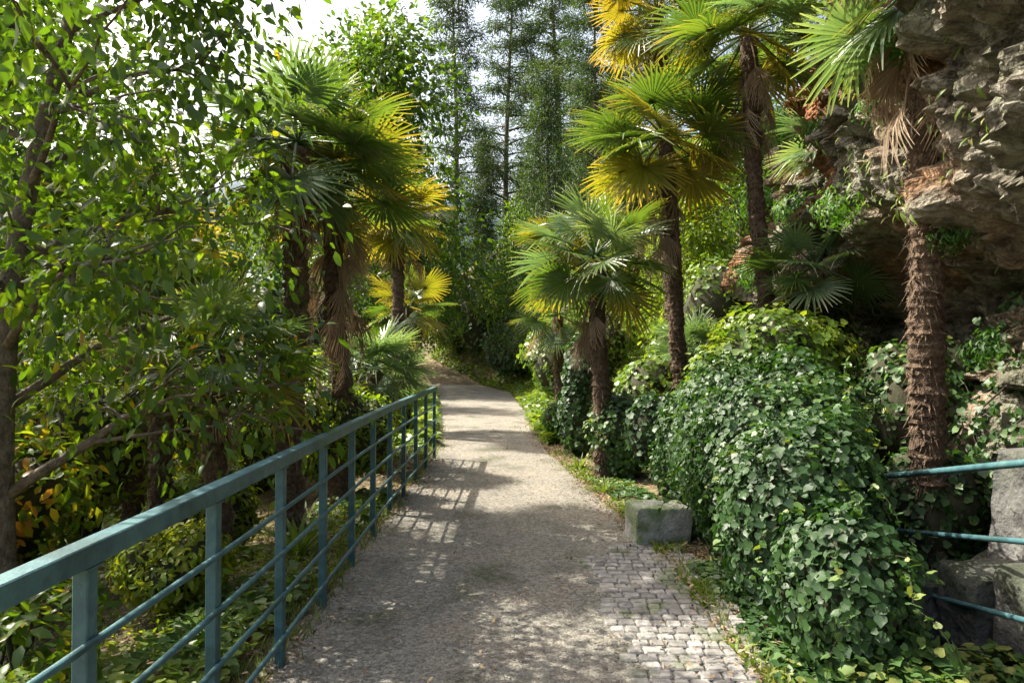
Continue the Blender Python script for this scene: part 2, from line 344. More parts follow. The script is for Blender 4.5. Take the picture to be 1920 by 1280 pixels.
def blob_points(blobs, n, r, depth=.25, hollow=True):
    """points near the surface of a union of bumpy ellipsoids; returns positions and outward normals"""
    vol = np.array([b[3]*b[4]+b[4]*b[5]+b[3]*b[5] for b in blobs]); pick = r.choice(len(blobs), n, p=vol/vol.sum())
    B = np.array(blobs)[pick]; d = unit(n, r); s = 1-depth*r.random(n)**1.6
    bump = 1+.20*noise(d*2.3+B[:, :3]*1.7)+.13*noise(d*6+B[:, :3])+.07*noise(d*14+B[:, :3])
    p = B[:, :3]+d*B[:, 3:6]*(s*bump)[:, None]
    nn = d/B[:, 3:6]; nn /= np.linalg.norm(nn, axis=1)[:, None]
    keep = np.ones(n, bool)
    for k, b in enumerate(blobs):
        b = np.array(b); q = np.linalg.norm((p-b[:3])/b[3:6], axis=1); keep &= ~((q < .72) & (pick != k))
    return p[keep], nn[keep]
def foliage_mesh(name, blobs, n, size, mat, seed, tmpl=None, depth=.3, droop=.5, minz=None, tb=0.0):
    r = np.random.default_rng(seed); p, nn = blob_points(blobs, n, r, depth)
    if minz is not None: k = p[:, 2] > minz; p = p[k]; nn = nn[k]
    m = len(p); fn = nn*.9+unit(m, r)*.55+np.array([0, 0, .35]); d = unit(m, r)+np.array([0, 0, -droop])
    d -= (d*fn).sum(1)[:, None]*fn/(fn*fn).sum(1)[:, None]*.8
    tint = np.clip(.42+.32*noise(p*1.4+seed)+r.normal(0, .17, m)+tb, 0, 1)
    return mesh(name, *(lambda a: (a[0], a[1], mat, a[2]))(scatter(tmpl or ivy_t(1), p, rotmats(d, fn), size*(.45+.95*r.random(m)), tint)))
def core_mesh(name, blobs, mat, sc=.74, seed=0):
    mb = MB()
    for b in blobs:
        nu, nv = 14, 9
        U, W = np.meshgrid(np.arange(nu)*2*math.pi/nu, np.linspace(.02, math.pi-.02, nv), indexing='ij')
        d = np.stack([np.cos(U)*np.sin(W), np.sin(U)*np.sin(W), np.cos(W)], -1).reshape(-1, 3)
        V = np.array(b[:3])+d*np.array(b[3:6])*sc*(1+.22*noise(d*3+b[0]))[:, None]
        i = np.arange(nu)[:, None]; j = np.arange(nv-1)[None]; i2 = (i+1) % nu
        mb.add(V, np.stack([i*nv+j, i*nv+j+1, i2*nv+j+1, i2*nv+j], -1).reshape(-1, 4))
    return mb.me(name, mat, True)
def stems_mesh(name, base, blobs, mat, seed, rad=.02, k=3):
    r = np.random.default_rng(seed); mb = MB()
    for b in blobs:
        for _ in range(k):
            e = np.array(b[:3])+unit(1, r)[0]*np.array(b[3:6])*.75; s0 = np.array(base)+r.normal(0, .06, 3)*[1, 1, 0]
            t = np.linspace(0, 1, 7)[:, None]; Pp = s0*(1-t)+e*t+np.array([0, 0, 1])*np.sin(t*math.pi)*.12*np.linalg.norm(e-s0)+r.normal(0, .015, (7, 3))
            mb.tube(Pp, np.linspace(rad, rad*.35, 7), 6)
    return mb.me(name, mat, True)
def shrub(name, label, loc, blobs, n, size, mat, seed, cat='shrub', group=None, tmpl=None, core=.72, depth=.3, droop=.4, tb=0., stem=.02, sink=.0):
    """blobs relative to loc"""
    z = tz(loc[0], loc[1])-sink; root = empty(name, (loc[0], loc[1], z), label, cat, group)
    obj('foliage', foliage_mesh('foliage', blobs, n, size, mat, seed, tmpl, depth, droop, -.05, tb), root)
    obj('branches', stems_mesh('branches', (0, 0, -.05), blobs, M_twig, seed+1, stem), root)
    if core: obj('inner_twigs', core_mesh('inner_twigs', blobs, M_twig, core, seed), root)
    return root
def ell(cx, cyy, czz, rx, ry, rz): return (cx, cyy, czz, rx, ry, rz)
def rblobs(seed, R_, H, k=6):
    r = np.random.default_rng(seed); out = []
    for i in range(k):
        a = i*2.4+r.random(); q = R_*.5*math.sqrt((i+.3)/k); s = R_*r.uniform(.42, .62)
        out.append(ell(math.cos(a)*q, math.sin(a)*q, H*r.uniform(.35, .7), s, s, H*r.uniform(.30, .42)))
    return out

# ---------------------------------------------------------------- palms
def frond_mesh(name, mat, seed, dead=False, blade=.58, pet=.55, nseg=38, spread=300):
    r = np.random.default_rng(seed); mb = MB(); tb = r.uniform(-.1, .1)
    t = np.linspace(0, 1, 7)[:, None]; P = np.concatenate([t*0, t*pet, -.08*pet*t**2*(3 if dead else 1)], 1)
    mb.tube(P, np.linspace(.016, .009, 7), 5, .3)
    hub = P[-1]; sp = R(spread)
    for i in range(nseg):
        f = (i+.5)/nseg; a = -sp/2+sp*f+r.normal(0, .012); ca, sa = math.sin(a), math.cos(a)
        L = blade*(1-.30*abs(2*f-1)**2.2)*(1+r.normal(0, .05))*(r.uniform(.6, .9) if r.random() < .08 else 1); w0 = sp/nseg
        dr = (.12+.20*r.random()+(.7*r.random() if r.random() < .22 else 0)) if not dead else (.55+.5*r.random())
        st = np.array([.0, .25, .5, .75, 1.]); 
        wid = np.array([.004, .25*L*w0*.5, .48*L*w0*.5, .40*L*w0*.42, .004])*(.55 if dead else 1)
        cup = .10*abs(2*f-1)
        z = cup*L*st-dr*L*np.clip(st-.35, 0, 1)**1.7
        if dead: z += r.normal(0, .02, 5)*st; a2 = a*.45; ca, sa = math.sin(a2), math.cos(a2)
        ctr = hub+np.stack([ca*L*st, sa*L*st, z], 1); side = np.array([sa, -ca, 0.]); fold = .45
        Lft = ctr+side*wid[:, None]+np.array([0, 0, 1])*wid[:, None]*fold; Rgt = ctr-side*wid[:, None]+np.array([0, 0, 1])*wid[:, None]*fold
        V = np.stack([Lft, ctr, Rgt], 1).reshape(-1, 3); F = []
        for k in range(4):
            b = k*3; F += [[b, b+1, b+4, b+3], [b+1, b+2, b+5, b+4]]
        tt = np.clip(.42+tb+r.normal(0, .08)+(.30+.3*r.random())*np.repeat(st, 3)**4, 0, 1); mb.add(V, F, tt)
    return mb.me(name, mat)
FR = {k: [frond_mesh('frond', m, 10*s+j) for j in range(3)] for s, (k, m) in enumerate((('green', M_palm), ('grey', M_palmblue), ('yellow', M_palmyellow)))}
DEAD = [frond_mesh('dead_frond', M_dead, 90+j, True, .5, .45, 26, 170) for j in range(3)]
def palm(label, hub, base_z, lean, trunk_r, nf, kinds, seed, size=1.0, ndead=10, skirt=1.0, emin=-38, emax=80, fan=True):
    r = np.random.default_rng(seed); bx, by = hub[0]+lean[0], hub[1]+lean[1]
    H = hub[2]-base_z; root = empty('palm_tree', (bx, by, base_z), label, 'palm', 'fan palms in the garden')
    hb = np.array([-lean[0], -lean[1], H])
    if H > .5:
        mb = MB(); N = max(10, int(H*34)); t = np.linspace(0, 1, N)
        P = np.stack([hb[0]*t**1.3, hb[1]*t**1.3, -.15+(H+.1)*t], 1); P[:, :2] += np.stack([noise(np.stack([t*3, t*0+seed, t*0], 1)), noise(np.stack([t*3, t*0+seed, t*0+7], 1))], 1)*.05
        ring = 1+.03*np.sin(np.arange(N)*2.1)+r.normal(0, .06, N); k = 18
        rad = trunk_r*(1.0-.12*t+.22*np.clip(t-.8, 0, 1)*2)*ring
        mb.tube(P, rad, k, .5)
        V = mb.V[0]; nz = noise(V*[9, 9, 14]+seed)+.6*noise(V*[24, 24, 33]+seed); c = np.repeat(P, k, 0); mb.V[0] = c+(V-c)*(1+.16*nz)[:, None]
        # fibres and old leaf bases hugging the stem
        nfb = int(H*620*min(1, trunk_r/.1)); tt = r.random(nfb); an = r.random(nfb)*6.283; ci = np.stack([np.interp(tt, t, P[:, q]) for q in range(3)], 1)
        o = np.stack([np.cos(an), np.sin(an), an*0], 1); Lh = r.uniform(.04, .20, nfb); dn = o*.45+np.array([0, 0, -1])*r.uniform(-.4, 1, nfb)[:, None]+r.normal(0, .15, (nfb, 3))
        p0 = ci+o*(np.interp(tt, t, rad)*.95)[:, None]; p1 = p0+dn*Lh[:, None]; s_ = np.cross(o, [0, 0, 1.])*(.002+.016*r.random(nfb)**3)[:, None]
        V = np.stack([p0-s_, p0+s_, p1], 1).reshape(-1, 3); F = np.arange(nfb*3).reshape(-1, 3); mb.add(V, F, np.repeat(r.random(nfb), 3))
        obj('trunk', mb.me('trunk', M_fib, False), root)
    for i in range(nf):
        f = i/max(1, nf-1); el = R(emax+(emin-emax)*f**.85+r.normal(0, 5)); az = i*2.39996+r.normal(0, .15)
        kind = kinds[int(r.integers(len(kinds)))]
        if f > .85 and r.random() < .5 and seed != 8: kind = 'yellow'
        o = obj('frond', FR[kind][int(r.integers(3))], root); s = size*r.uniform(.88, 1.1)*(.75+.25*min(1, f*4))
        d = Vector((math.cos(az)*math.cos(el), math.sin(az)*math.cos(el), math.sin(el)))
        upv = Vector((0, 0, 1)) if abs(d.z) < .97 else Vector((math.cos(az+3.14), math.sin(az+3.14), 0))
        x = d.cross(upv).normalized(); z = x.cross(d).normalized(); m = Matrix((x, d, z)).transposed()
        m = m @ Matrix.Rotation(r.normal(0, .35), 3, 'Y') @ Matrix.Rotation(R(r.uniform(-30, 5)), 3, 'X')
        o.matrix_local = Matrix.Translation(Vector(hb)+d*.03) @ m.to_4x4() @ Matrix.Scale(s, 4)
    for i in range(ndead):
        az = i*2.4+r.normal(0, .3); el = R(-62+r.normal(0, 9)); zz = -r.random()*.55*skirt
        o = obj('dead_frond', DEAD[i % 3], root); d = Vector((math.cos(az)*math.cos(el), math.sin(az)*math.cos(el), math.sin(el)))
        x = d.cross(Vector((0, 0, 1))).normalized(); z = x.cross(d).normalized(); m = Matrix((x, d, z)).transposed() @ Matrix.Rotation(r.normal(0, .5), 3, 'Y')
        o.matrix_local = Matrix.Translation(Vector(hb)+Vector((0, 0, zz))+Vector((d.x, d.y, 0))*trunk_r*.6) @ m.to_4x4() @ Matrix.Scale(size*r.uniform(.75, 1), 4)
    return root
def P_(px, py, Y): return at(px, py, Y)
def gz(h): return tz(h[0], h[1])
h = P_(555, 265, 6.5); palm('tall fan palm with dark shaggy trunk rising just behind the left railing', h, gz(h)-.3, (-.02, 0), .125, 26, ['green', 'green', 'grey'], 1, 1.0, 8, 1.2)
h = P_(628, 335, 7.6); palm('fan palm with long brown skirt, right behind the dark trunk by the railing', h, gz(h)-.1, (.04, .1), .12, 26, ['green', 'yellow'], 2, 1.0, 22, 3.0)
h = P_(405, 655, 5.0); palm('young grey-green fan palm low on the left slope with yellow stalks', h, gz(h), (0, 0), .09, 16, ['grey', 'green'], 3, .72, 3, .6, emin=-25)
h = P_(705, 690, 9.5); palm('small round fan palm beside the path end of the railing', h, gz(h), (0, 0), .09, 26, ['grey'], 4, .78, 3, .5, emin=-20)
h = P_(1245, 255, 9.6); palm('lone fan palm with bare trunk and full crown in the centre right', h, gz(h), (.36, .1), .115, 30, ['green', 'green', 'yellow'], 5, 1.25, 16, 2.2)
h = P_(1115, 480, 8.8); palm('fan palm with pale grey leaves standing below the tall centre palm', h, gz(h), (.10, 0), .115, 24, ['grey', 'green'], 6, 1.0, 8, 1.2)
h = P_(1405, 60, 9.0); palm('high fan palm leaning before the cliff with its crown near the picture top', h, gz(h), (.36, .1), .115, 28, ['green', 'grey'], 7, 1.2, 14, 1.4)
h = P_(1745, -55, 5.4); palm('nearest fan palm at the right with a thick dark trunk against the cliff', h, gz(h), (.06, .1), .135, 26, ['green', 'grey'], 8, 1.1, 12, 1.2)
h = P_(1235, 20, 13.5); palm('distant yellow-green fan palm glowing against the sky above the path', h, gz(h), (.3, 0), .12, 26, ['yellow', 'yellow', 'green'], 9, 1.35, 6, 1)
h = P_(1600, 250, 10.5); palm('fan palm growing from the foot of the cliff behind two trunks', h, gz(h), (.3, -.1), .11, 24, ['green', 'grey'], 10, 1.1, 12, 1.5)
h = P_(250, 420, 7.2); palm('fan palm half hidden by the big left tree', h, gz(h), (0, 0), .11, 22, ['green', 'yellow'], 11, 1.0, 8, 1)
h = P_(1310, 660, 10.5); palm('low spiky fan palm among shrubs under the central palm', h, gz(h), (0, 0), .09, 22, ['grey'], 12, .8, 2, .4, emin=-15)
h = P_(1530, 500, 8.6); palm('short grey fan palm in front of the cliff foot above the ivy hedge', h, gz(h), (0, 0), .10, 20, ['grey', 'green'], 13, .85, 6, .7)
h = P_(1050, 455, 19); palm('far fan palm on the right bank beyond the path bend', h, gz(h), (0, 0), .12, 22, ['green', 'yellow'], 14, 1.15, 8, 1)
h = P_(745, 400, 13.5); palm('yellow-leaved fan palm left of the path far end', h, gz(h), (0, 0), .12, 24, ['yellow', 'green'], 15, 1.1, 10, 1)

h = P_(300, 560, 6.2); palm('fan palm with blue-green leaves low on the left slope above the young one', h, gz(h), (0, 0), .10, 20, ['grey'], 16, .9, 5, .8, emin=-25)
h = P_(762, 575, 14.5); palm('small far fan palm left of the path just before the bend', h, gz(h), (0, 0), .10, 20, ['green', 'yellow'], 17, .95, 5, .8)
h = P_(1045, 590, 13.5); palm('small green fan palm right of the far path between bushes', h, gz(h), (0, 0), .10, 20, ['green'], 18, .9, 5, .8)
# ---------------------------------------------------------------- trees
def branch_tree(seed, H, R0, crown0, spreadr, nb, up=.45, sub=3, curve=.15, lean=(0, 0), wave=.12):
    """limbs of a tree; returns MB of wood and list of twig end points"""
    r = np.random.default_rng(seed); mb = MB(); tips = []
    t = np.linspace(0, 1, 16); P = np.stack([lean[0]*t**1.2*H+wave*np.sin(t*5+seed)*H*.08, lean[1]*t**1.2*H+wave*np.cos(t*4+seed)*H*.08, H*t-.2], 1)
    mb.tube(P, R0*(1-t*.86), 10)
    for i in range(nb):
        f = crown0+(1-crown0)*(i+.5)/nb; s = np.array([np.interp(f, t, P[:, q]) for q in range(3)]); az = i*2.4+r.normal(0, .3)
        Lb = spreadr*H*(1.15-f*.85)*r.uniform(.75, 1.15); e = s+np.array([math.cos(az), math.sin(az), up*r.uniform(.5, 1.4)])*Lb
        tt = np.linspace(0, 1, 8)[:, None]; Q = s*(1-tt)+e*tt+np.array([0, 0, 1])*np.sin(tt*math.pi)*Lb*curve+r.normal(0, .02*Lb, (8, 3))*tt
        rb = R0*(1-f*.8)*.45; mb.tube(Q, np.linspace(rb, rb*.2, 8), 6); tips += [Q[-1], Q[-2], Q[5]]
        for k in range(sub):
            q0 = Q[int(r.integers(2, 7))]; e2 = q0+(unit(1, r)[0]*[1, 1, .6]+np.array([math.cos(az), math.sin(az), .2])*.6)*Lb*.38
            Q2 = q0*(1-tt)+e2*tt+r.normal(0, .015*Lb, (8, 3))*tt; mb.tube(Q2, np.linspace(rb*.4, rb*.12, 8), 5); tips += [Q2[-1], Q2[5], Q2[3]]
    tips.append(P[-1]); return mb, np.array(tips)
def crown_from_tips(name, tips, n, spread, size, mat, seed, tmpl, flat=1.0, droop=.5, tb=0):
    r = np.random.default_rng(seed); k = r.integers(len(tips), size=n); off = unit(n, r)*(r.random(n)**.5)[:, None]*spread; off[:, 2] *= flat
    cs = .65+.7*r.random(len(tips)); p = tips[k]+off*cs[k][:, None]
    fn = unit(n, r)*.8+np.array([0, 0, .8]); d = off/(np.linalg.norm(off, axis=1)[:, None]+1e-6)+unit(n, r)*.7+np.array([0, 0, -droop])
    tint = np.clip(.42+.25*noise(p*.9+seed)+r.normal(0, .16, n)+tb, 0, 1)
    V, F, T = scatter(tmpl, p, rotmats(d, fn), size*(.4+1.0*r.random(n)), tint); return mesh(name, V, F, mat, T)
LEAF = leaf_t(1, .5); LONG = leaf_t(1, .3, .3, .3); NEED = (np.array([[-.06, 0, 0], [.06, 0, 0], [.10, .6, 0], [0, 1, -.1], [-.10, .6, 0]]), [np.array([[0, 1, 2, 3, 4]])])
# big near tree on the left with its sloping limb
root = empty('broadleaf_tree', (-3.3, 4.4, tz(-3.3, 4.4)), 'large near tree with glossy dark leaves filling the left edge, slanting trunk', 'tree')
mb, tips = branch_tree(21, 5.6, .11, .2, .34, 24, .35, 8, .1, (.12, -.02), .25)
obj('trunk', mb.me('trunk', M_bark, True), root)
tips = np.array([q for q in tips if (q[0]-3.3) < -1.15-.0*q[1]])
obj('crown', crown_from_tips('crown', tips, 17000, .46, .088, M_broad, 22, LEAF, 1, .7), root)
root = empty('broadleaf_tree', (-5.6, 7.5, tz(-5.6, 7.5)), 'second broad-leaved tree further back at the far left, thin grey stems', 'tree')
mb, tips = branch_tree(31, 6.8, .10, .2, .27, 20, .5, 4)
obj('trunk', mb.me('trunk', M_bark, True), root); obj('crown', crown_from_tips('crown', tips, 11000, .7, .12, M_broad, 32, LEAF, 1, .5, .08), root)

def proto_tree(name, seed, H, R0, c0, sp, nb, mat, n, spread, size, tm, up=.4, flat=1, cv=.15, sub=3):
    mb, tips = branch_tree(seed, H, R0, c0, sp, nb, up, sub, cv)
    return mb.me('trunk', M_bark, True), crown_from_tips('crown', tips, n, spread, size, mat, seed+5, tm, flat, .4)
PROT = {'round': proto_tree('r', 41, 9, .16, .22, .30, 20, M_broad, 15000, .95, .17, LEAF, .5),
        'lime': proto_tree('l', 42, 8, .13, .15, .28, 20, M_lime, 15000, .85, .16, LEAF, .45),
        'larch': proto_tree('c', 43, 17, .19, .12, .15, 64, M_con, 34000, .62, .17, NEED, .10, .45, .05, 4),
        'cypress': proto_tree('y', 44, 12, .14, .06, .11, 40, M_con, 22000, .5, .15, NEED, .9, 1.2, .0, 2)}
NAMES = {'round': ('deciduous_tree', 'trees behind the garden'), 'lime': ('deciduous_tree', 'trees behind the garden'), 'larch': ('larch_tree', 'tall conifers against the sky'), 'cypress': ('cypress_tree', 'dense dark conifers')}
def tree(kind, px, Y, sc, rz, label, zoff=-.2, sx=1.0):
    x = (px-960)*Y/1280; nm, g = NAMES[kind]
    r_ = empty(nm, (x, Y, tz(x, Y)+zoff), label, 'tree', g, rz); r_.scale = (sc*sx, sc*sx, sc)
    obj('trunk', PROT[kind][0], r_); obj('crown', PROT[kind][1], r_); return r_
tree('larch', 850, 43, 1.35, .3, 'tall airy conifer, the left one of two over the path end')
tree('larch', 955, 47, 1.45, 1.9, 'tall airy conifer just right of its twin above the far path end')
tree('larch', 745, 38, .95, 2.6, 'smaller thin conifer left of the tall pair against the white sky')
tree('larch', 1120, 33, 1.1, 4.0, 'sparse dark conifer behind the yellow-green palm crown')
tree('larch', 1500, 27, 1.0, 5.0, 'thin conifer rising behind the high palm near the cliff top')
tree('cypress', 1030, 24, .95, 0, 'dense dark cypress-like tree standing behind the centre of the garden')
tree('cypress', 1400, 22, .8, 1, 'dense dark conifer behind the leaning right palm')
tree('cypress', 520, 30, .7, 2, 'dark conifer seen between the left palm crowns')
tree('cypress', 905, 46, 1.05, 3, 'dark pointed conifer between the two tall airy conifers')
tree('cypress', 1105, 36, 1.1, 4, 'dark dense conifer right of the pair, behind the pale palm')
tree('larch', 1040, 52, 1.5, 5.2, 'tall conifer at the back, just right of the airy pair', sx=1.2)
tree('larch', 1200, 40, 1.2, 2.2, 'tall conifer far behind the yellow-green palm crown, right side', sx=1.2)
LB = [('round', 715, 31, 1.85, 'tall leafy tree left of the airy conifers, rising into the sky gap'), ('round', 615, 34, 1.6, 'broad tree behind the left palm crowns'), ('round', 640, 21, .75, 'round leafy tree behind the skirted palm'), ('round', 770, 26, .72, 'leafy tree left above the far path end'), ('round', 1012, 27, .6, 'small leafy tree right over the path bend'),
      ('round', 980, 33, .85, 'broad dark-leaved tree behind the path bend'), ('lime', 1085, 20, .62, 'bright yellow-green tree behind the pale centre palm'), ('round', 1190, 24, .8, 'leafy tree behind the lone centre palm'),
      ('lime', 1290, 17, .6, 'sunny green tree right of the lone centre palm'), ('round', 1390, 18, .7, 'dark tree beside the far end of the cliff'), ('lime', 1480, 15.5, .45, 'small bright tree at the far end of the cliff'),
      ('round', 420, 18, .62, 'leafy tree between the left palms'), ('lime', 330, 14, .5, 'small light green tree down the left slope'), ('round', 180, 17, .7, 'leafy tree beyond the far left stems'),
      ('round', 60, 13, .7, 'shady tree at the extreme left edge'), ('round', 560, 48, .8, 'distant rounded tree low behind the left palms'), ('round', 700, 52, .9, 'distant rounded tree left of the tall conifers'),
      ('lime', 830, 55, .9, 'distant pale tree between the tall conifers'), ('round', 1000, 58, 1.0, 'farthest dark tree above the path bend'), ('round', 1150, 50, 1.0, 'distant tree behind the sparse conifer'), ('lime', 1260, 44, .9, 'distant pale green tree above the lone palm')]
for i, (k, px, Y, sc, lb) in enumerate(LB): tree(k, px, Y, sc, i*1.7, lb)

# ---------------------------------------------------------------- ivy hedge and shrubs on the right
hb_ = [
  ell(-.02, -.35, .34, .34, .52, .48), ell(.0, .45, .52, .42, .62, .66), ell(.12, 1.25, .66, .46, .66, .76), ell(.2, 2.05, .72, .48, .66, .82), ell(.12, 2.8, .6, .42, .5, .7),
  ell(.24, .42, .60, .34, .55, .62), ell(.42, 1.1, .74, .42, .62, .70), ell(.62, 1.9, .85, .46, .7, .78)]
shrub('ivy_hedge', 'huge ivy-covered mound bulging over the right side of the path', (1.74, 3.95), hb_, 56000, .045, M_ivy, 51, 'hedge', core=.76, depth=.34, droop=.9)
hedge_root = [o_ for o_ in COL.objects if o_.name.startswith('ivy_hedge')][0]
r = np.random.default_rng(404); mb = MB(); pos = []; dr_ = []
hp, hn = blob_points(hb_, 260, r, .02)
for p_, n_ in zip(hp, hn):
    if p_[2] < .1: continue
    L_ = r.uniform(.12, .42); q = [p_-n_*.08]; d_ = n_+np.array([0, 0, .5])+r.normal(0, .4, 3); d_ /= np.linalg.norm(d_)
    for k in range(7): d_ = d_+np.array([0, 0, -.28])+r.normal(0, .12, 3); d_ /= np.linalg.norm(d_); q.append(q[-1]+d_*L_/7)
    mb.tube(q, np.linspace(.0035, .0015, 8), 4)
    for k in range(1, 8):
        for _ in range(2): pos.append(q[k]+r.normal(0, .008, 3)); dr_.append(r.normal(0, 1, 3)+d_*.6)
pos = np.array(pos); dr_ = np.array(dr_); m = len(pos)
V, F, T = scatter(ivy_t(1), pos, rotmats(dr_, unit(m, r)*.5+[0, 0, 1.]), .05*(.35+.8*r.random(m)), np.clip(.62+r.normal(0, .18, m), 0, 1))
obj('shoot_leaves', mesh('shoot_leaves', V, F, M_ivy, T), hedge_root); tag(obj('shoots', mb.me('shoots', M_twig), hedge_root), kind='stuff')
shrub('clipped_shrub', 'round glossy shrub left of the ivy mound at the path edge', (1.38, 8.9), [ell(0, 0, .68, .42, .42, .42), ell(.05, .05, .35, .38, .4, .38)], 3600, .055, M_ivy, 52, group='shrubs along the path', core=.82, depth=.2, tb=.12)
shrub('leafy_shrub', 'yellow-green shrub rising above the back of the ivy mound', (2.75, 7.4), [ell(0, 0, 1.2, .75, .7, .75), ell(-.45, -.3, 1.0, .55, .5, .65), ell(.5, .3, 1.2, .6, .6, .7)], 7000, .07, M_ivyl, 53, group='shrubs along the path', core=.8, tb=.1)
shrub('leafy_shrub', 'dark shrub between the round shrub and the ivy mound', (1.75, 7.6), rblobs(6, .6, 1.15, 6), 4200, .065, M_ivy, 54, group='shrubs along the path', core=.8)
shrub('leafy_shrub', 'sunlit yellow-green shrub under the lone centre palm', (2.2, 10.6), rblobs(7, .95, 1.5, 7), 6500, .075, M_ivyl, 55, group='shrubs along the path', core=.8, tb=.1)
shrub('leafy_shrub', 'low bright green bush at the right edge of the far path', (.95, 12.4), rblobs(8, .5, .8, 6), 3200, .07, M_fern, 56, group='shrubs along the path', core=.75, tmpl=LEAF, tb=.2)
shrub('leafy_shrub', 'dark bushy column right of the path beneath the pale palm', (1.05, 10.8), [ell(0, 0, .6, .38, .4, .6), ell(.05, 0, 1.3, .33, .35, .55)], 4200, .07, M_ivy, 57, group='shrubs along the path', core=.8)
shrub('leafy_shrub', 'broad shrub where the path bends away, right side', (1.6, 17), rblobs(9, 1.4, 2.2, 8), 8000, .10, M_ivyl, 58, group='shrubs along the path', core=.8)
shrub('leafy_shrub', 'dark green bush closing the view at the path bend', (.6, 31), rblobs(10, 2.2, 3.2, 8), 8000, .15, M_ivy, 59, group='shrubs along the path', core=.8)
shrub('leafy_shrub', 'lime-coloured bush behind the path bend', (-3.0, 39), rblobs(11, 2.6, 4.2, 8), 9000, .18, M_lime, 60, group='shrubs along the path', core=.8, tmpl=LEAF)
shrub('leafy_shrub', 'tall dark shrub at the cliff foot behind the ivy mound', (3.6, 9.0), rblobs(12, .9, 2.0, 7), 6500, .075, M_ivy, 61, group='shrubs along the path', core=.8)
shrub('leafy_shrub', 'wide shrub right of the centre palms before the cliff end', (4.2, 13.0), rblobs(13, 1.6, 2.6, 8), 9000, .09, M_ivyl, 62, group='shrubs along the path', core=.8)
shrub('leafy_shrub', 'large dark bush blocking the view where the path turns left', (-.9, 37), rblobs(31, 2.6, 4.6, 8), 9000, .17, M_ivy, 160, group='shrubs along the path', core=.85)
shrub('leafy_shrub', 'yellow-green bush to the right of the path turn', (2.8, 24), rblobs(32, 1.9, 3.4, 8), 8000, .13, M_ivyl, 161, group='shrubs along the path', core=.8)
shrub('leafy_shrub', 'bushy ivy mass in the hollow under the cliff ledge', (4.0, 6.9), rblobs(33, .8, 1.5, 7), 5200, .065, M_ivy, 162, group='shrubs along the path', core=.85)
shrub('leafy_shrub', 'dark ivy clump between the thick right trunk and the pipes', (3.45, 5.7), rblobs(34, .5, 1.0, 6), 3200, .06, M_ivy, 163, group='shrubs along the path', core=.85)
# left side shrubs
shrub('leafy_shrub', 'lime-green rounded bush pressing against the far end of the railing', (-1.95, 7.9), rblobs(14, .62, 1.35, 7), 6500, .075, M_lime, 63, group='bushes beyond the railing', core=.78, tmpl=LEAF, tb=.1)
shrub('leafy_shrub', 'bright green bush filling the gap left of the far path', (-2.6, 10.6), rblobs(15, .9, 1.9, 7), 7500, .09, M_lime, 64, group='bushes beyond the railing', core=.8, tmpl=LEAF)
shrub('leafy_shrub', 'dark ivy bush behind the skirted palm', (-3.9, 11.5), rblobs(16, 1.3, 3.0, 8), 9000, .09, M_ivy, 65, group='bushes beyond the railing', core=.8)
shrub('leafy_shrub', 'large leafy bush in the lower left corner of the slope', (-2.5, 3.3), rblobs(17, .55, .62, 6), 1500, .09, M_broad, 66, group='bushes beyond the railing', core=0, tmpl=LEAF, tb=.15)
shrub('leafy_shrub', 'broad-leaved bush above the rail at the left edge', (-3.9, 5.0), rblobs(18, .95, 1.6, 7), 5200, .11, M_broad, 67, group='bushes beyond the railing', core=.6, tmpl=LEAF, tb=.25)
shrub('leafy_shrub', 'mid-green bush left of the young grey palm', (-4.6, 7.4), rblobs(19, 1.1, 1.7, 7), 6000, .10, M_lime, 68, group='bushes beyond the railing', core=.7, tmpl=LEAF)
shrub('leafy_shrub', 'green bush behind the young grey palm', (-4.2, 10.0), rblobs(20, 1.5, 2.6, 8), 8000, .10, M_broad, 69, group='bushes beyond the railing', core=.75, tmpl=LEAF, tb=.1)
shrub('leafy_shrub', 'dense bush farther down the left slope', (-8.5, 12.5), rblobs(21, 2.2, 4.2, 8), 9000, .13, M_broad, 70, group='bushes beyond the railing', core=.7, tmpl=LEAF)
shrub('leafy_shrub', 'bush beside the far left path edge past the railing', (-2.9, 14.5), rblobs(22, .9, 1.8, 7), 7000, .09, M_ivyl, 71, group='bushes beyond the railing', core=.8)
shrub('leafy_shrub', 'far bush on the left verge before the path bend', (-4.6, 21), rblobs(23, 1.5, 3.0, 8), 8000, .12, M_lime, 72, group='bushes beyond the railing', core=.8, tmpl=LEAF)
for i, (x_, y_, R2, H2, sz, mt, lb) in enumerate([(-2.25, 4.6, .42, .62, .06, M_lime, 'small bright bush just behind the third railing bay'), (-2.9, 6.4, .6, .95, .07, M_lime, 'bright bush between the young palm and the dark trunk'), (-3.2, 8.6, .8, 1.6, .08, M_ivyl, 'leafy bush filling behind the dark palm trunk'),
        (-2.0, 2.5, .38, .5, .06, M_ivyl, 'ivy-like bush at the bottom left behind the nearest post'), (-5.6, 5.4, .9, 1.5, .09, M_lime, 'sunlit bush on the slope at the far left'), (-6.6, 9.6, 1.3, 2.4, .1, M_lime, 'tall light bush behind the left trees')]):
    shrub('leafy_shrub', lb, (x_, y_), rblobs(200+i, R2, H2, 6), 4500, sz, mt, 210+i, group='bushes beyond the railing', core=.7, tmpl=LEAF, tb=.1)
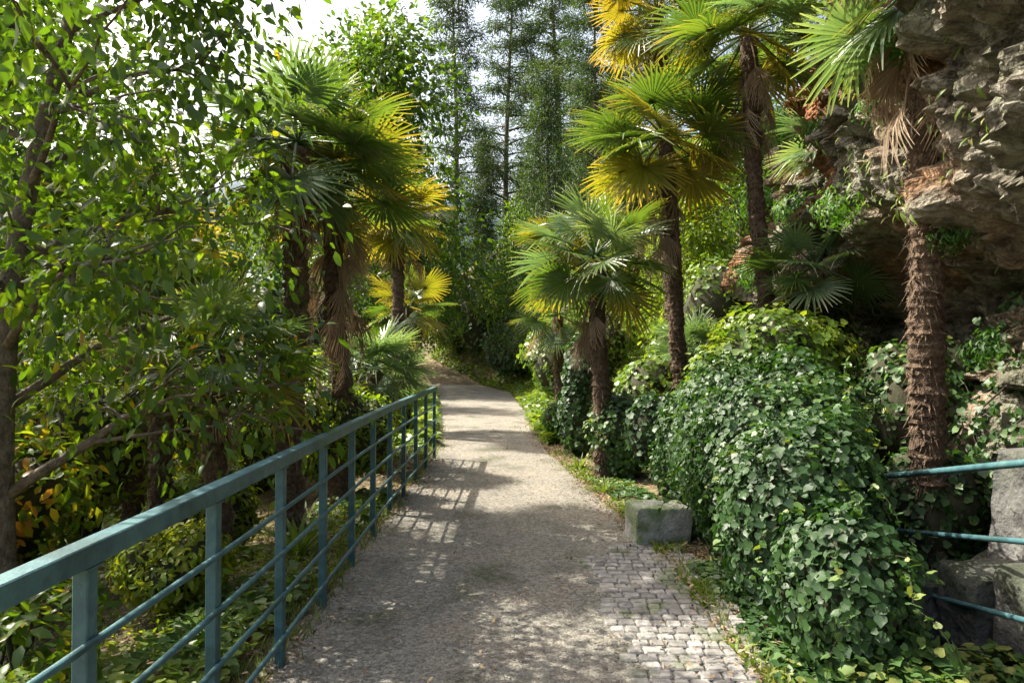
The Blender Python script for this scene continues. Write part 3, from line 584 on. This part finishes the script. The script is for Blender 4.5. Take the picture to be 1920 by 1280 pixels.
# hanging plants on the cliff
for i, (y_, z_, rr, lb) in enumerate([(10.2, 3.8, .35, 'bright green fern tuft high on the cliff left part'), (8.6, 4.4, .28, 'green tuft on the cliff between the two right trunks'), (5.6, 4.2, .22, 'small green plant on the cliff behind the nearest trunk'),
                                      (6.3, 1.7, .26, 'green plant in the dark hollow under the ledge'), (4.6, 1.6, .2, 'little fern low in the shaded rock near the handrail'), (11.4, 3.0, .4, 'leafy clump at the far foot of the cliff'),
        (7.2, 3.1, .3, 'trailing green tuft hanging over the cliff ledge'), (9.4, 2.7, .32, 'fern tuft at the left end of the cliff ledge'), (7.8, 5.4, .34, 'bushy plant high on the cliff beneath the thick palm crown'), (11.8, 5.6, .5, 'leafy clump on the upper far shoulder of the cliff'),
        (6.4, 3.9, .2, 'small tuft on the orange rock above the ledge'), (12.8, 4.4, .5, 'green cascade on the far left flank of the cliff'), (5.2, 2.6, .17, 'tiny tuft under the nearest bulge of the cliff')]):
    c = cliff_pt(y_, z_); root = empty('rock_fern', (float(c[0])-.02, float(c[1]), float(c[2])), lb, 'fern', 'plants growing on the cliff')
    obj('foliage', foliage_mesh('foliage', [ell(-.05, 0, 0, rr, rr*1.2, rr*.8)], int(500+900*max(0, rr-.2)), .045+.011*(y_-4.5), M_fern, 80+i, LONG, .9, 1.1, tb=.1), root)
r = np.random.default_rng(777); n = 5200; pos = np.array([cliff_pt(a, b) for a, b in zip(r.uniform(4, 15, n), r.uniform(1.5, 9.5, n))]); k = noise(pos*.9+4) > .12; pos = pos[k]; m = len(pos)
V, F, T = scatter(LONG, pos+r.normal(0, .03, (m, 3))-[.02, 0, 0], rotmats(unit(m, r)*.6+[-.3, 0, -.8], unit(m, r)*.4+[-1, 0, .3]), .09*(.4+r.random(m)), np.clip(.5+r.normal(0, .25, m), 0, 1))
tag(obj('cliff_ground_cover', mesh('cliff_ground_cover', V, F, M_grass, T)), kind='stuff')
root = empty('climbing_ivy', (3.6, 6.6, .7), 'dark ivy creeping up the foot of the cliff above the handrail', 'ivy')
r = np.random.default_rng(99); ks = []
for _ in range(3200):
    y_ = r.uniform(4.3, 9.5); z_ = r.uniform(0, 1)**1.5*1.7*(1+.35*math.sin(y_*2.1)); c = cliff_pt(y_, z_); ks.append([c[0]-.03-r.random()*.08, c[1], c[2]])
ks = np.array(ks)-np.array([3.6, 6.6, .7]); m = len(ks); fn = np.array([-1, -.2, .3])+unit(m, r)*.5
V, F, T = scatter(ivy_t(1), ks, rotmats(unit(m, r)+[0, 0, -.9], fn), .06*(.6+.8*r.random(m)), np.clip(.4+r.normal(0, .2, m), 0, 1))
obj('foliage', mesh('foliage', V, F, M_ivy, T), root)
mb = MB()
for _ in range(16):
    y_ = r.uniform(4.5, 9); pts = []
    for q in range(10):
        c = cliff_pt(y_+.04*q*math.sin(y_*9), q*.23); pts.append([c[0]-.03-3.6, c[1]-6.6, c[2]-.7])
    mb.tube(pts, np.linspace(.014, .005, 10), 5)
obj('stem', mb.me('stem', M_twig, True), root)

# ---------------------------------------------------------------- railing on the left
root = empty('metal_railing', (-1.22, .3, 0), 'long teal painted metal railing with broad flat top rail along the left path edge', 'railing')
X0, Y0 = -1.22, .3
def zrel(y): return 0.0
yb = np.arange(.35, 10.75, .1)
def rx(y): return .02*math.sin(y*.7)
mb = MB()
P = np.array([[rx(y), y-Y0, 1.085] for y in np.linspace(.2, 10.62, 40)])
# box-section top rail, light bevel
Wt, Ht, bv = .052, .052, .006
sec = np.array([[-Wt+bv, -Ht], [Wt-bv, -Ht], [Wt, -Ht+bv], [Wt, Ht-bv], [Wt-bv, Ht], [-Wt+bv, Ht], [-Wt, Ht-bv], [-Wt, -Ht+bv]])*[.62, .62]
V = np.concatenate([p+np.stack([sec[:, 0], sec[:, 0]*0, sec[:, 1]], 1) for p in P]); n = len(P)
i = np.arange(n-1)[:, None]*8; j = np.arange(8)[None]; j2 = (j+1) % 8
mb.add(V, np.stack([i+j, i+j2, i+8+j2, i+8+j], -1).reshape(-1, 4)); mb.F.setdefault(8, []).append(np.array([[q for q in range(8)][::-1], [(n-1)*8+q for q in range(8)]]))
obj('top_rail', mb.me('top_rail', M_teal), root)
posts = [1.05, 1.93, 2.76, 3.58, 4.42, 5.26, 6.1, 6.95, 7.8, 8.7, 9.62, 10.58]
first = None
for y_ in posts:
    if first is None:
        mb = MB(); mb.box((0, 0, .51), (.045, .05, 1.075), 0, .004); pm = mb.me('post', M_teal)
        mb = MB(); mb.box((0, 0, .008), (.12, .12, .012), 0, .003); bm_ = mb.me('base_plate', M_teal)
        mb = MB()
        for (a, b) in ((-.042, -.042), (.042, -.042), (-.042, .042), (.042, .042)): mb.tube([[a, b, .012], [a, b, .024]], [.009, .009], 6)
        bt = mb.me('bolt', M_bolt)
    if first is None:
        mb = MB(); mb.box((0, 0, 1.046), (.06, .075, .008), 0, .002); wp = mb.me('top_bracket', M_teal)
    o = obj('post', pm, root, (rx(y_), y_-Y0, 0)); obj('top_bracket', wp, o); b = obj('base_plate', bm_, o); b.location = (0, 0, .0)
    first = o
for k, zz in enumerate((.84, .62, .40, .18)):
    mb = MB(); mb.tube([[rx(y)+.03, y-Y0, zz] for y in np.linspace(.25, 10.6, 40)], .0125, 10); obj('rail', mb.me('rail', M_teal, True), root)

# far small fence across at the path bend (teal rail seen above the far verge)
# handrail on the right with three pipes over the rock steps
root = empty('pipe_handrail', (2.9, 5.4, 0), 'three-pipe teal handrail in front of the shaded rock at the right edge', 'handrail')
A = np.array(at(1640, 893, 5.3)); B_ = np.array(at(1930, 866, 3.45)); C_ = B_+np.array([-.1, -1.4, .30])
for k, dz in enumerate((0, -.40, -.80)):
    mb = MB(); t = np.linspace(0, 1, 12)[:, None]; pts = np.concatenate([A*(1-t)+B_*t, (B_*(1-t)+C_*t)[1:]])+[0, 0, dz]-np.array([2.9, 5.4, 0])
    mb.tube(pts, .021 if k == 0 else .016, 12); obj('pipe', mb.me('pipe', M_teal, True), root)
for f in (0.03, 1.35):
    p = (A*(1-f)+B_*f) if f <= 1 else B_+(C_-B_)*(f-1)
    g = -.5; mb = MB(); q = p-np.array([2.9, 5.4, 0]); mb.tube([[q[0], q[1], g], [q[0], q[1], q[2]-.01]], .022, 12); obj('post', mb.me('post', M_teal, True), root)
# rock wall behind the handrail
root = empty('stone_wall', (3.05, 3.4, 0), 'low grey rendered stone wall at the right edge behind the pipes', 'wall')
gy_ = np.linspace(-2.4, 1.1, 90); gz_ = np.linspace(-.6, 1.02, 40); YY, ZZ = np.meshgrid(gy_, gz_, indexing='ij'); V = np.stack([YY*0+.02+.10*ZZ, YY, ZZ], -1).reshape(-1, 3)
V[:, 0] += .05*fbm(V*2.2, 4)+.015*fbm(V*14, 3); n2 = len(gz_); ii = np.arange(len(gy_)-1)[:, None]*n2+np.arange(n2-1)[None]
tp = V.reshape(90, 40, 3)[:, -1]; nb_ = len(V); V = np.concatenate([V, tp+[.5, 0, .02]]); ti = np.arange(90)*n2+n2-1
V[:, 2] += np.where(V[:, 2] > .8, .03*noise(V*4), 0)
obj('render_face', mesh('render_face', V, np.concatenate([np.stack([ii, ii+1, ii+n2+1, ii+n2], -1).reshape(-1, 4), np.stack([ti[:-1], nb_+np.arange(89), nb_+np.arange(1, 90), ti[1:]], -1)]), M_wall, smooth=True), root)
def rough_block(d, seed, amp=.02, n=12, pw=12):
    mb = MB(); g = np.linspace(-1, 1, n); A_, B2 = np.meshgrid(g, g, indexing='ij'); i_ = np.arange(n-1)[:, None]*n+np.arange(n-1)[None]; Fq = np.stack([i_, i_+n, i_+n+1, i_+1], -1).reshape(-1, 4)
    for ax in range(3):
        for sg in (-1, 1):
            c = [None]*3; c[ax] = A_*0+sg; c[(ax+1) % 3] = A_; c[(ax+2) % 3] = B2; V = np.stack(c, -1).reshape(-1, 3)
            nv = V/np.linalg.norm(V, axis=1)[:, None]; q = np.linalg.norm(V, ord=pw, axis=1)[:, None]; V = V/q
            V = V*np.array(d)/2; V = V+nv*(amp*fbm(V*7+seed, 4))[:, None]; mb.add(V, Fq if sg > 0 else Fq[:, ::-1])
    return mb
# rock steps
for k, (p, d, lb) in enumerate([((2.72, 4.6, -.08), (.55, .36, .46), 'flat grey stone step at the foot of the handrail'), ((3.0, 4.2, .08), (.6, .40, .5), 'second stone step, higher and right of the first'),
                                ((3.05, 3.75, .2), (.6, .40, .5), 'topmost stone step close to the grey wall')]):
    tag(obj('stone_step', rough_block(d, k*9, .02, 16).me('stone_step', M_wall, True), loc=p), lb, 'step', 'rough stone steps on the right')
o = obj('stone_block', rough_block((.50, .30, .42), 3, .014, 26, 18).me('stone_block', M_stone, True), loc=(1.26, 5.95, tz(1.26, 5.95)+.13)); o.rotation_euler = (.05, .04, .2)
tag(o, 'squared weathered stone block with green stains at the path edge beside the ivy mound', 'stone')

# ---------------------------------------------------------------- agaves / strappy plants
def strappy(name, label, loc, n, Ln, wd, mat, seed, cat='plant', group='strappy plants beyond the railing', up=1.0):
    r = np.random.default_rng(seed); mb = MB()
    for i in range(n):
        az = i*2.4+r.normal(0, .2); el = up*(.35+.9*(1-i/n)); L_ = Ln*r.uniform(.7, 1.1); st = np.linspace(0, 1, 6)
        x = L_*st*math.cos(el); z = L_*st*math.sin(el)-.35*L_*st**2.4; w_ = wd*np.array([.7, 1, .95, .75, .42, .02]); s_ = np.array([-math.sin(az), math.cos(az), 0])
        c = np.stack([x*math.cos(az), x*math.sin(az), z], 1); V = np.stack([c+s_*w_[:, None]+[0, 0, .3*wd], c, c-s_*w_[:, None]+[0, 0, .3*wd]], 1).reshape(-1, 3); F = []
        for k in range(5): b = 3*k; F += [[b, b+1, b+4, b+3], [b+1, b+2, b+5, b+4]]
        mb.add(V, F, float(np.clip(r.normal(.5, .2), 0, 1)))
    return tag(obj(name, mb.me(name, mat), loc=(loc[0], loc[1], tz(*loc)-.02)), label, cat, group)
strappy('agave_plant', 'clump of long green strap leaves behind the middle of the railing', (-1.75, 5.6), 34, .62, .022, M_grass, 1)
strappy('agave_plant', 'clump of strap leaves just left of the dark palm trunk base', (-2.45, 5.9), 30, .55, .022, M_grass, 2)
strappy('agave_plant', 'small strap-leaved clump close to the second railing bay', (-1.72, 3.9), 26, .40, .016, M_fern, 3)
strappy('agave_plant', 'pale strap-leaved clump at the foot of the skirted palm', (-2.1, 6.9), 30, .5, .02, M_palmblue, 4)
strappy('agave_plant', 'dark strap-leaved clump low in the left corner', (-2.1, 3.0), 24, .42, .02, M_grass, 5)
strappy('agave_plant', 'grassy clump on the right verge of the far path', (.95, 9.6), 60, .42, .009, M_grass, 6, group='grassy clumps on the right verge')
strappy('agave_plant', 'grassy clump beside the round glossy shrub', (1.08, 8.0), 50, .34, .008, M_grass, 7, group='grassy clumps on the right verge')

# ---------------------------------------------------------------- ground cover
def ground_scatter(name, n, region, size, mat, seed, tmpl, flat=.35, lift=.012, tb=0, kind='stuff', clump=None, up=0.0):
    r = np.random.default_rng(seed); x, y = region(r, n)
    if clump is not None:
        k = noise(np.stack([x*clump, y*clump, x*0+seed], 1)) > -.05; x, y = x[k], y[k]
    n = len(x); z = terrain(x, y)+lift*(.4+r.random(n)*1.4); p = np.stack([x, y, z], 1)
    fn = np.array([0, 0, 1.])+unit(n, r)*flat; d = unit(n, r)*[1, 1, .25]+[0, 0, up]
    tint = np.clip(.45+.3*noise(p*2.2+seed)+r.normal(0, .2, n)+tb, 0, 1)
    V, F, T = scatter(tmpl, p, rotmats(d, fn), size*(.5+.9*r.random(n)), tint); return tag(obj(name, mesh(name, V, F, mat, T)), kind=kind)
def regL(r, n):
    y = 1.5+r.random(n)**1.4*12; x = np.interp(y, PY, PL)-.12-r.random(n)**1.3*5.5; return x, y
def regLn(r, n):
    y = 1.0+r.random(n)*6.5; x = np.interp(y, PY, PL)-.03-np.abs(r.normal(0, .9, n)); return x, y
def regR(r, n):
    y = 1.0+r.random(n)**1.2*11; x = np.interp(y, PY, PR)+np.abs(r.normal(0, .28, n))-.03; return x, y
def regE(r, n):
    y = 1.6+r.random(n)**1.4*14; q = r.random(n) < .6; k = np.abs(r.normal(0, .13, n)); return np.where(q, np.interp(y, PY, PR)-k-np.where(y < 5.5, .1, 0), np.interp(y, PY, PL)+k), y
def regP(r, n):
    y = 1.8+r.random(n)**1.5*16; u_ = r.random(n); u_ = np.where(r.random(n) < .65, u_**5, 1-u_**5); L_ = np.interp(y, PY, PL); R_ = np.interp(y, PY, PR); return L_+(R_-L_)*(1-u_), y
def regC(r, n):
    y = 2.0+r.random(n)*1.9; x = 1.55+r.random(n)*1.5; return x, y
def regS(r, n):
    y = 3.0+r.random(n)*2.8; x = 2.2+r.random(n)*1.5; return x, y
ground_scatter('leaf_litter', 16000, regL, .055, M_litter, 301, LEAF, .5)
ground_scatter('verge_leaf_litter', 5200, regR, .045, M_litter, 302, LEAF, .5, .014, .1)
ground_scatter('path_litter', 2600, regP, .036, M_litter, 303, LEAF, .3, .05)
ground_scatter('edge_litter', 4200, regE, .035, M_litter, 340, LEAF, .4, .032, 0, clump=1.1)
ground_scatter('ground_ivy', 26000, regL, .06, M_ivyl, 304, ivy_t(1), .5, .07, .1, clump=.7)
def regF(r, n):
    y = 12+r.random(n)**1.2*36; L_ = np.interp(y, PY, PL); R_ = np.interp(y, PY, PR); k = r.random(n) < .45
    return np.where(k, L_-.05-r.random(n)**1.5*9, R_+.05+r.random(n)**1.4*9), y
ground_scatter('bank_ground_cover', 42000, regF, .14, M_ivyl, 320, ivy_t(1), .6, .12, .05)
def regH(r, n):
    y = 2.6+r.random(n)*6.2; return np.interp(y, PY, PR)+.12+r.random(n)**1.3*.42, y
ground_scatter('creeping_ivy', 5200, regH, .05, M_ivy, 321, ivy_t(1), .5, .03, .12, clump=1.6)
ground_scatter('verge_weeds', 6500, regLn, .05, M_lime, 305, LONG, .9, .03, 0, clump=1.4, up=.7)
ground_scatter('verge_grass', 5000, regR, .07, M_grass, 306, LONG, .8, .02, 0, clump=1.7, up=.9)
ground_scatter('hollow_litter', 2600, regS, .05, M_litter, 330, LEAF, .6, .02, -.1)
ground_scatter('ivy_ground_cover', 7200, regC, .062, M_ivy, 307, ivy_t(1), .5, .14, .22)
# grass fringe along both path edges
def tufts(name, n, seed):
    r = np.random.default_rng(seed); y = 1.0+r.random(n)**1.5*20; side = r.random(n) < .5
    x = np.where(side, np.interp(y, PY, PL)+r.normal(.0, .07, n), np.interp(y, PY, PR)+r.normal(.05, .07, n))
    k = noise(np.stack([x*2, y*2.2, x*0], 1)) > -.15; x, y = x[k], y[k]; n = len(x)
    p = np.stack([x, y, terrain(x, y)+.01], 1); d = np.array([0, 0, 1.])+unit(n, r)*.6; T = (np.array([[-.05, 0, 0], [.05, 0, 0], [.03, .6, .05], [0, 1, .2]]), [np.array([[0, 1, 2, 3]])])
    V, F, t = scatter(T, p, rotmats(d, unit(n, r)), .07*(.5+.9*r.random(n)), np.clip(r.normal(.55, .22, n), 0, 1)); tag(obj(name, mesh(name, V, F, M_grass, t)), kind='stuff')
tufts('grass', 9000, 310)
# pebbles on the gravel
r = np.random.default_rng(311); n = 6000; y = 1.6+r.random(n)**1.6*10; L_ = np.interp(y, PY, PL); R_ = np.interp(y, PY, PR); x = L_+.05+(R_-L_-.1)*r.random(n)
oc = (np.array([[1, 0, 0], [-1, 0, 0], [0, 1, 0], [0, -1, 0], [0, 0, .6], [0, 0, -.6]], float), [np.array([[0, 2, 4], [2, 1, 4], [1, 3, 4], [3, 0, 4]])])
V, F, T = scatter(oc, np.stack([x, y, x*0+.036], 1), rotmats(unit(n, r)*[1, 1, .1], np.repeat([[0, 0, 1.]], n, 0)), .0035+.006*r.random(n)**3, r.random(n))
tag(obj('pebbles', mesh('pebbles', V, F, M_cob, T)), kind='stuff')
